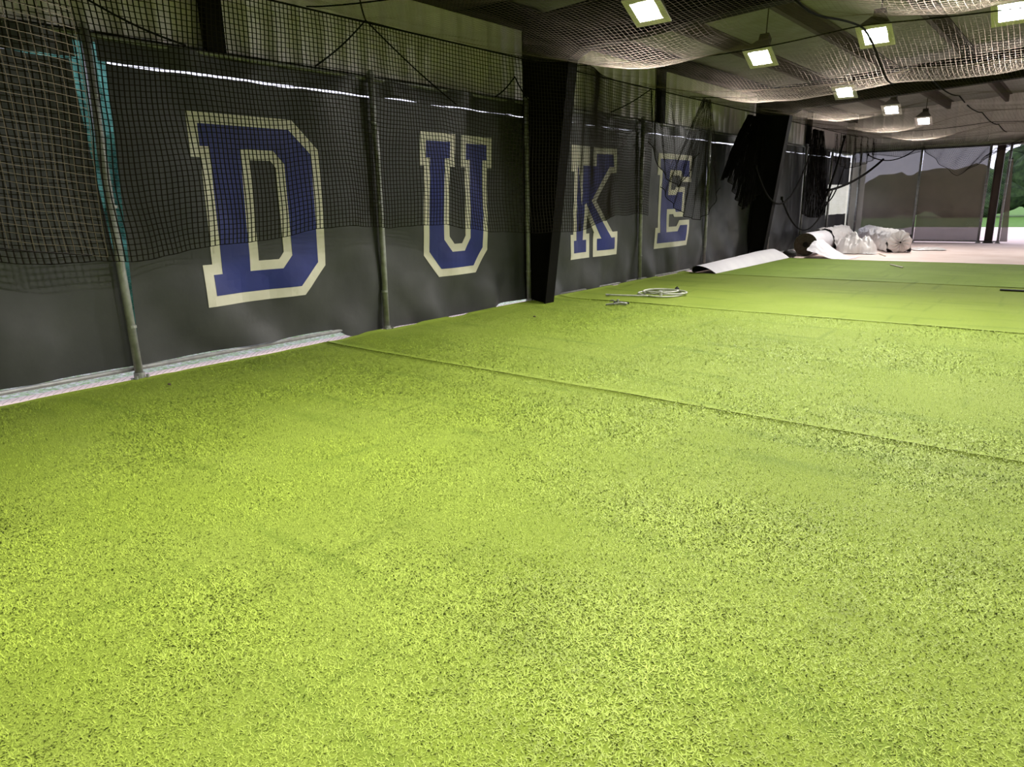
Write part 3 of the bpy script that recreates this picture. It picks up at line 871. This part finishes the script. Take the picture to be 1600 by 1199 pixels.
for k, (x, y, lab) in enumerate([(-6.05, 2.66, 'tiny dark leaf scrap on the turf below the D banner'), (-5.60, 7.35, 'tiny dark leaf scrap on the turf below the U banner')]):
    b = MB(); b.add([(-0.03, 0, 0.0), (0, -0.014, 0.012), (0.035, 0, 0.004), (0, 0.016, 0.016), (0, 0, 0.02)], [(0, 1, 4), (1, 2, 4), (2, 3, 4), (3, 0, 4), (0, 3, 2, 1)])
    tag(b.build('leaf_scrap', M['bark'], None, loc=(x, y, 0.03)), lab, 'leaf')

for x, y, z, ln, a_, lab in [(-4.10, 20.5, 0.002, 0.42, 1.95, 'pale wooden lath lying on the concrete before the wrapped roll'), (-3.10, 17.0, 0.026, 0.36, 2.1, 'pale green lath lying on the darker turf strip')]:
    c, s_ = math.cos(a_) * ln, math.sin(a_) * ln
    root = empty('wood_lath', (x, y, z)); tag(root, lab, 'lath')
    b = MB(); b.tube([(-c, -s_, 0.014), (0, 0, 0.015), (c, s_, 0.014)], 0.014, 4); b.build('lath_strip', M['cream_panel'], root)

# ------------------------------------------------------------------ lamps
LZ = 3.55
def lamp_parts():
    parts = {}
    def frustum(z0, h0, z1, h1):
        v = [(sx * h0, sy * h0, z0) for sx, sy in ((-1, -1), (1, -1), (1, 1), (-1, 1))] + [(sx * h1, sy * h1, z1) for sx, sy in ((-1, -1), (1, -1), (1, 1), (-1, 1))]
        f = [(0, 1, 5, 4), (1, 2, 6, 5), (2, 3, 7, 6), (3, 0, 4, 7)]
        return v, f
    b = MB(); b.add(*frustum(0.0, 0.205, 0.24, 0.085)); b.add([(s * 0.085, t * 0.085, 0.24) for s, t in ((-1, -1), (1, -1), (1, 1), (-1, 1))], [(0, 1, 2, 3)])
    b.box(-0.07, 0.07, -0.07, 0.07, 0.24, 0.36)
    parts['hood'] = (b, M['hood_metal'])
    b = MB()
    for s in (-1, 1):
        b.box(min(s * 0.142, s * 0.215), max(s * 0.142, s * 0.215), -0.215, 0.215, -0.006, 0.008)
        b.box(-0.142, 0.142, min(s * 0.142, s * 0.215), max(s * 0.142, s * 0.215), -0.006, 0.008)
    parts['door_frame'] = (b, M['reflector'])
    b = MB()
    for s in (-1, 1):
        b.box(s * 0.145 - 0.003, s * 0.145 + 0.003, -0.148, 0.148, 0.0, 0.11); b.box(-0.148, 0.148, s * 0.145 - 0.003, s * 0.145 + 0.003, 0.0, 0.11)
    parts['added_baffle'] = (b, M['added_baffle'])  # inner walls added to cut lamplight off the siding and upper banners
    b = MB(); b.add([(-0.142, -0.142, 0.098), (-0.142, 0.142, 0.098), (0.142, 0.142, 0.098), (0.142, -0.142, 0.098)], [(0, 1, 2, 3)])
    parts['lit_lens'] = (b, M['lamp_glow'])
    b = MB(); b.tube([(0, 0, 0.36), (0, -0.2, 0.84)], 0.01, 6); b.tube([(0.0, 0, 0.36), (0.03, 0, 0.39), (0.0, 0, 0.42)], 0.008, 6)
    parts['hanger'] = (b, M['hood_metal'])
    return parts
lamp_mesh = {}
for nm, (b, m_) in lamp_parts().items():
    me = bpy.data.meshes.new(nm); me.from_pydata(b.v, [], b.f); me.update(); me.materials.append(m_); lamp_mesh[nm] = me
def lamp(x, y, label, tilt=-0.5, group='high bay lamps'):
    root = empty('high_bay_lamp', (x, y, LZ)); tag(root, label, 'lamp', group)
    root.rotation_euler = (tilt, 0, 0)
    for nm, me in lamp_mesh.items(): link_mesh(nm, me, None, root)
lamp(-4.15, 7.57, 'lit square high-bay lamp just in front of the nearer black rafter')
lamp(-4.17, 11.13, 'lit square high-bay lamp between the two black rafters, leftmost there')
lamp(-2.53, 10.8, 'lit square high-bay lamp between the two black rafters, middle of three abreast')
lamp(-1.03, 10.6, 'lit square high-bay lamp between the two black rafters, at the right picture edge')
lamp(-4.20, 15.93, 'lit square high-bay lamp just in front of the farther black rafter')
lamp(-4.15, 20.0, 'small lit high-bay lamp just past the farther black rafter')
lamp(-4.06, 23.7, 'smallest lit high-bay lamp, nearest the back fence')
for x, y in [(-3.5, 2.3), (-2.72, 4.4), (-1.05, 7.1), (-0.8, 1.2), (1.6, 4.2), (1.6, 9.5), (1.6, -2.0), (-2.7, -3.2), (4.6, 1.5), (4.6, 7.5), (3.4, 14.0), (3.4, 20.0), (0.6, 24.0), (0.9, 15.6)]:
    lamp(x, y, 'lit square high-bay lamp overhead outside the picture', group='high bay lamps overhead outside the picture')

# ------------------------------------------------------------------ netting
LAMP_XY = [tuple(o.location[:2]) for o in bpy.data.objects if o.name.startswith('high_bay_lamp')]
def net_z(x, y):
    """hanging height of the ceiling net: slack between the cables, with a weighted belly under every lamp"""
    x = np.asarray(x, float); y = np.asarray(y, float)
    t1 = np.clip((x + 6.45) / 4.15, 0, 1)
    za = 3.47 * (1 - t1) + 3.29 * t1 - 0.15 * 4 * t1 * (1 - t1)
    t2 = np.clip((x + 2.3) / 4.1, 0, 1)
    zb = 3.29 - 0.08 * 4 * t2 * (1 - t2)
    z = np.where(x < -2.3, za, zb)
    p = np.mod(y - 7.4 + 1.85, 3.7) - 1.85
    z = z + 0.10 * (np.abs(p) / 1.85) ** 1.8 * np.clip((3.47 - z) / 0.2, 0.2, 1)
    for lx, ly in LAMP_XY:
        q = ((x - lx) / 0.85) ** 2 + ((y - ly - 0.05) / 0.62) ** 2
        z = z - 0.25 * np.exp(-0.5 * q)
    return np.minimum(z, 3.50)
def ceiling_net(x0, x1, y0, y1, cell, r, label, seed):
    nx = int((x1 - x0) / cell) + 1; ny = int((y1 - y0) / cell) + 1
    xs = np.linspace(x0, x1, nx); ys = np.linspace(y0, y1, ny)
    X, Y = np.meshgrid(xs, ys, indexing='ij')
    Z = net_z(X, Y)
    g = rng.random((nx // 6 + 3, ny // 6 + 3))
    gi, gj = np.arange(nx) / 6.0, np.arange(ny) / 6.0
    i0, j0 = gi.astype(int), gj.astype(int); fi, fj = (gi - i0)[:, None], (gj - j0)[None, :]
    N = (g[i0][:, j0] * (1 - fi) * (1 - fj) + g[i0 + 1][:, j0] * fi * (1 - fj) + g[i0][:, j0 + 1] * (1 - fi) * fj + g[i0 + 1][:, j0 + 1] * fi * fj) - 0.5
    Z = Z + N * 0.035
    root = empty('ceiling_net', (x0, y0, 3.2)); tag(root, label, 'net', 'hanging nets')
    P = np.stack([X - x0, Y - y0, Z - 3.2], -1)
    V, F = net_arrays(P, r)
    npobj('mesh_strands', V, F, M['net'], root)
    return root
cn = ceiling_net(-6.45, 1.8, 0.3, 17.6, 0.052, 0.0010, 'sagging dark ceiling net with glowing bowls under the lamps', 1)
cn2 = ceiling_net(-6.45, 1.8, 17.9, 26.6, 0.075, 0.0014, 'dark ceiling net sagging in the far bay past the second black rafter', 2)
def rope(root, pts, r=0.009, n=6, name='rope'):
    b = MB(); b.tube([Vector(p) - root.location for p in pts], r, n); return b.build(name, M['rope'], root)
for rt, a, c in ((cn, 0.3, 17.6), (cn2, 17.9, 26.6)):
    for x in (-2.3,):
        rope(rt, [(x, y, float(net_z(x, y)) - 0.005) for y in np.arange(a, c, 0.2)], 0.012, name='support_cable')
    for y in (4.7, 9.1, 13.5, 22.3):
        if a < y < c: rope(rt, [(x, y, float(net_z(x, y)) - 0.004) for x in np.arange(-6.4, 1.8, 0.15)], 0.007, name='cross_cable')
    rope(rt, [(-6.45, y, 3.46) for y in np.linspace(a, c, 30)], 0.010, name='edge_rope')

SX = -6.40
def smooth_path(pts, step):
    P = [np.array(p, float) for p in pts]; P = [2 * P[0] - P[1]] + P + [2 * P[-1] - P[-2]]
    out = []
    for k in range(1, len(P) - 2):
        for t in np.linspace(0, 1, 60, endpoint=False):
            a, b_, c, d = P[k - 1], P[k], P[k + 1], P[k + 2]
            out.append(0.5 * (2 * b_ + (c - a) * t + (2 * a - 5 * b_ + 4 * c - d) * t * t + (3 * b_ - a - 3 * c + d) * t ** 3))
    out = np.array(out); s_ = np.concatenate([[0], np.cumsum(np.linalg.norm(np.diff(out, axis=0), axis=1))])
    q = np.arange(0, s_[-1], step)
    return np.stack([np.interp(q, s_, out[:, m_]) for m_ in range(2)], 1)
def side_net(path, cell, r, label, mat='side_net', base=1.20):
    """curtain net hanging in front of the banners, hem at about waist height; its near end swings into the room"""
    XY = smooth_path(path, cell)
    ny = len(XY)
    nz_ = 50
    P = np.zeros((ny, nz_, 3))
    for i, (bx, y) in enumerate(XY):
        ztop = float(net_z(bx, y)) - 0.02
        hem = base + 0.10 * math.sin(y * 1.1 + 1.9) + 0.05 * fbm(y * 1.3, 0.7, 2.0)
        for j in range(nz_):
            t = j / (nz_ - 1)
            z = ztop + (hem - ztop) * t
            x = bx + 0.05 * t * math.sin(y * 4.0 + 0.6 * math.sin(y * 1.7)) + 0.07 * fbm(y * 1.0, z * 0.8, 6.0, 2) * t
            yy = y + 0.05 * fbm(y * 1.2, z * 0.9, 9.0, 2)
            P[i, j] = (max(x, -6.5) if bx < -6 else x, yy, z)
    o = np.array([XY[0, 0], XY[0, 1], 1.2])
    root = empty('side_net', tuple(o)); tag(root, label, 'net', 'hanging nets')
    P0 = P - o
    V, F = net_arrays(P0, r)
    npobj('mesh_strands', V, F, M[mat], root)
    b = MB(); b.tube([Vector(P0[i, -1]) for i in range(0, ny, 3)], 0.0035, 5); b.build('hem_rope', M['rope'], root)
    return root
sn = side_net([(-6.42, 0.3), (-6.44, 1.5), (-6.42, 2.8), (-6.40, 3.8), (-6.42, 4.6), (-6.40, 6.2), (-6.20, 7.4), (-5.74, 8.4), (-5.80, 8.95), (-6.2, 10.0), (-6.40, 11.2), (-6.40, 12.05)], 0.046, 0.0060, 'dark curtain net hanging in front of the D, U and K banners')
side_net([(-3.45, -0.1), (-3.55, 0.3), (-3.66, 0.7), (-3.70, 1.1), (-3.78, 1.5)], 0.046, 0.0017, 'loose net, lamplit tan painted in, hanging nearest the camera at the left picture edge', 'lamplit_tint_net', 1.32)
# ropes holding the net up in inverted V shapes against the siding
for pts in ([(-6.42, 4.76, 2.92), (-6.42, 5.47, 3.47), (-6.42, 6.85, 2.74)], [(-6.42, 7.62, 2.9), (-6.42, 8.05, 3.2), (-6.42, 8.4, 2.9)],
            [(-6.42, 2.2, 3.36), (-6.42, 2.62, 3.15), (-6.42, 3.4, 2.92)], [(-6.42, 5.47, 3.47), (-6.5, 5.47, 3.72)], [(-6.42, 10.6, 2.95), (-6.42, 11.96, 3.45), (-6.42, 12.05, 2.8)]):
    fine = []
    for a, c in zip(pts[:-1], pts[1:]):
        for q in range(10):
            t = q / 10; fine.append(tuple(a[m_] + (c[m_] - a[m_]) * t - (0.03 * math.sin(math.pi * t) if m_ == 2 else 0) for m_ in range(3)))
    fine.append(pts[-1])
    rope(sn, fine, 0.009, name='hoist_rope')

def fan_net(label, top, bot, folds, amp, ns, nt, r=0.0026, name='draped_net', mat='side_net'):
    """net gathered along the top curve and falling to the bottom curve; curves are lists of (x,y,z)"""
    def samp(c, s):
        k = s * (len(c) - 1); i = min(int(k), len(c) - 2); f = k - i
        return Vector(c[i]).lerp(Vector(c[i + 1]), f)
    P = np.zeros((ns, nt, 3))
    for i in range(ns):
        s = i / (ns - 1)
        a, c = samp(top, s), samp(bot, s)
        for j in range(nt):
            t = j / (nt - 1)
            p = a.lerp(c, t)
            w = math.sin(s * folds * 2 * math.pi) * amp * (0.35 + 0.65 * math.sin(math.pi * min(1, t * 1.1) * 0.9))
            P[i, j] = (p.x + w + 0.02 * fbm(s * 5, t * 3, 3), p.y + 0.4 * w * math.cos(s * folds * 5) + 0.03 * fbm(s * 4, t * 4, 8), p.z + 0.015 * fbm(s * 9, t * 4, 4))
    o = Vector(bot[len(bot) // 2])
    root = empty(name, o); tag(root, label, 'net', 'hanging nets')
    P0 = P - np.array(o)
    V, F = net_arrays(P0, r)
    npobj('mesh_strands', V, F, M[mat], root)
    b = MB(); b.tube([Vector(P0[i, -1]) for i in range(ns)], 0.008, 5); b.build('hem_rope', M['rope'], root)
    return root
X1 = -6.15
fan_net('brown net swag hooked up over the letter E', [(X1, 13.55, 3.42), (X1, 13.75, 3.40), (X1, 13.9, 3.42)],
        [(X1, 11.9, 1.75), (X1, 12.4, 1.42), (X1, 13.0, 1.20), (X1, 13.6, 1.12), (X1, 14.1, 1.25), (X1, 14.6, 1.75)], 7, 0.06, 75, 60)
fan_net('dark net swag hanging between the K and E banners', [(X1, 11.62, 3.45), (X1, 11.75, 3.4), (X1, 13.45, 3.38)],
        [(X1, 11.4, 2.5), (X1, 12.0, 1.95), (X1, 12.7, 1.75), (X1, 13.5, 2.4)], 4, 0.05, 55, 40)
fan_net('thick black bunch of netting hanging right of the E banner', [(X1, 15.9, 3.3), (X1, 16.4, 3.3), (X1, 16.9, 3.3)],
        [(X1, 14.6, 1.9), (X1, 14.95, 2.0), (X1, 15.5, 1.55), (X1, 15.95, 1.28), (X1, 16.4, 1.45), (X1, 17.1, 1.7)], 11, 0.09, 150, 90, r=0.008, mat='black_net')
fan_net('dark bunch of netting hanging in front of the far banners', [(X1, 20.6, 3.3), (X1, 21.0, 3.3), (X1, 21.6, 3.3)],
        [(X1, 20.2, 1.1), (X1, 20.9, 0.98), (X1, 21.8, 0.95), (X1, 22.4, 1.1)], 9, 0.10, 110, 70, r=0.0065, mat='black_net')
fan_net('pale net gathered high at the far left corner above the opening', [(-6.1, 22.5, 3.3), (-6.0, 24.0, 3.35), (-5.7, 25.8, 3.3)],
        [(-6.1, 22.6, 2.55), (-6.0, 23.6, 2.35), (-5.9, 24.8, 2.45), (-5.7, 26.0, 2.7)], 8, 0.07, 100, 34, r=0.0038)
fan_net('scalloped net hanging across the top of the back wind screens', [(-5.9, 26.3, 3.2), (-4.4, 26.3, 3.15), (-2.8, 26.3, 3.2), (-1.0, 26.3, 3.2), (0.8, 26.3, 3.2)],
        [(-5.9, 26.3, 2.85), (-5.0, 26.3, 2.72), (-4.4, 26.3, 2.9), (-3.9, 26.3, 2.45), (-3.4, 26.3, 2.08), (-2.9, 26.3, 2.4), (-2.5, 26.3, 2.85), (-1.6, 26.3, 2.6), (0.8, 26.3, 2.8)], 10, 0.05, 150, 22, r=0.0042)

# loose black ropes looping down past the far steel frame
def sagrope(a, c, sag, n=22):
    return [tuple(Vector(a).lerp(Vector(c), t) - Vector((0, 0, sag * 4 * t * (1 - t)))) for t in np.linspace(0, 1, n)]
X2 = -6.05
for a, c, sg, r, lab in [((X2, 16.3, 2.2), (X2, 20.4, 2.9), 1.15, 0.022, 'thick black rope sagging across the foot of the far steel frame'),
                      ((X2, 18.2, 1.5), (X2, 22.6, 1.7), 0.95, 0.020, 'lowest sagging black rope above the bare turf roll'),
                      ((X2, 20.0, 3.2), (X2 + 0.2, 22.9, 2.4), 1.4, 0.018, 'black rope looping before the dark net bunch'),
                      ((-5.9, 22.8, 3.2), (-5.9, 21.0, 1.2), 0.25, 0.030, 'thick black rope hanging left of the bright opening'),
                      ((-5.9, 21.6, 1.7), (-5.4, 25.6, 2.65), 0.15, 0.034, 'thick black rope slanting up across the bright opening'),
                      ((-5.6, 24.5, 2.75), (-4.6, 26.2, 2.95), 0.25, 0.016, 'thin black rope sagging by the back corner post')]:
    root = empty('hanging_rope', a); tag(root, lab, 'rope', 'loose black ropes')
    b = MB(); b.tube([Vector(p) - Vector(a) for p in sagrope(a, c, sg)], r, 7); b.build('cord', M['rope'], root, smooth=True)
    b = MB(); b.tube([(0, 0, -0.03), (0, 0, 0.05)], r * 1.7, 8); b.build('knot', M['rope'], root)

# ------------------------------------------------------------------ outdoors
def crown(bm_seed, rx, ry, rz, lumps=5):
    bm = bmesh.new()
    rd_ = random.Random(bm_seed)
    for k in range(lumps):
        bmesh.ops.create_icosphere(bm, subdivisions=3, radius=1.0,
            matrix=Matrix.Translation((rd_.uniform(-0.6, 0.6) * rx, rd_.uniform(-0.5, 0.5) * ry, rd_.uniform(-0.4, 0.5) * rz)) @ Matrix.Diagonal((rx * rd_.uniform(0.45, 0.7), ry * rd_.uniform(0.45, 0.7), rz * rd_.uniform(0.45, 0.65), 1)))
    for v in bm.verts:
        v.co += v.co.normalized() * 0.25 * noise.noise(v.co * 1.9) + Vector((noise.noise(v.co * 4), noise.noise(v.co * 4 + Vector((9, 0, 0))), noise.noise(v.co * 4 + Vector((0, 9, 0))))) * 0.12
    me = bpy.data.meshes.new('crown'); bm.to_mesh(me); bm.free()
    return me
TREES = [(-16.5, 58, 2.9, 3.2, 'broad dark tree beyond the lawn behind the corner post'), (-11.6, 60, 3.0, 3.4, 'dark round tree beyond the lawn behind the left back wind screen'),
         (-7.1, 59, 2.9, 3.8, 'leafy tree beyond the lawn behind the middle back wind screen'), (-2.8, 61, 2.9, 5.6, 'tall dark tree beyond the lawn seen through the gap at the right edge'),
         (2.2, 60, 2.9, 5.8, 'dark tree beyond the lawn past the right picture edge')]
for k, (x, y, w, h, lab) in enumerate(TREES):
    root = empty('tree', (x, y, -0.03)); tag(root, lab, 'tree', 'trees beyond the lawn')
    b = MB(); b.tube([(0, 0, 0), (0.1, 0, h * 0.3), (0.0, 0.1, h * 0.6)], [0.2, 0.16, 0.1], 8); b.build('trunk', M['bark'], root)
    me = crown(k + 3, w, 2.0, h * 0.52, 10)
    link_mesh('crown', me, M['foliage'], root, (0, 0, h * 0.42))
root = empty('hedge', (-9.6, 2.5, -0.07)); tag(root, 'blue-green hedge outside the fence seen through the gap beside the D banner', 'hedge')
link_mesh('shrub', crown(40, 0.7, 0.75, 2.3, 9), M['teal_foliage'], root, (0.3, 1.15, 1.9))
for k, dy in enumerate((-1.6, 0.0, 1.5, 3.2)):
    link_mesh('shrub', crown(30 + k, 0.9, 1.3, 1.55, 8), M['teal_foliage'], root, (0, dy, 1.4))
root = empty('site_panel', (-9.5, 30.5, 0)); tag(root, 'cream board outdoors glimpsed through the bright opening in the far fence', 'panel')
b = MB(); b.box(-2.5, 2.5, -0.05, 0.05, 0.25, 2.8); b.build('board', M['cream_panel'], root)
for x in (-2.0, 0, 2.0):
    b = MB(); b.box(x - 0.05, x + 0.05, 0.05, 0.15, -0.07, 2.6); b.build('stake', M['bark'], root)
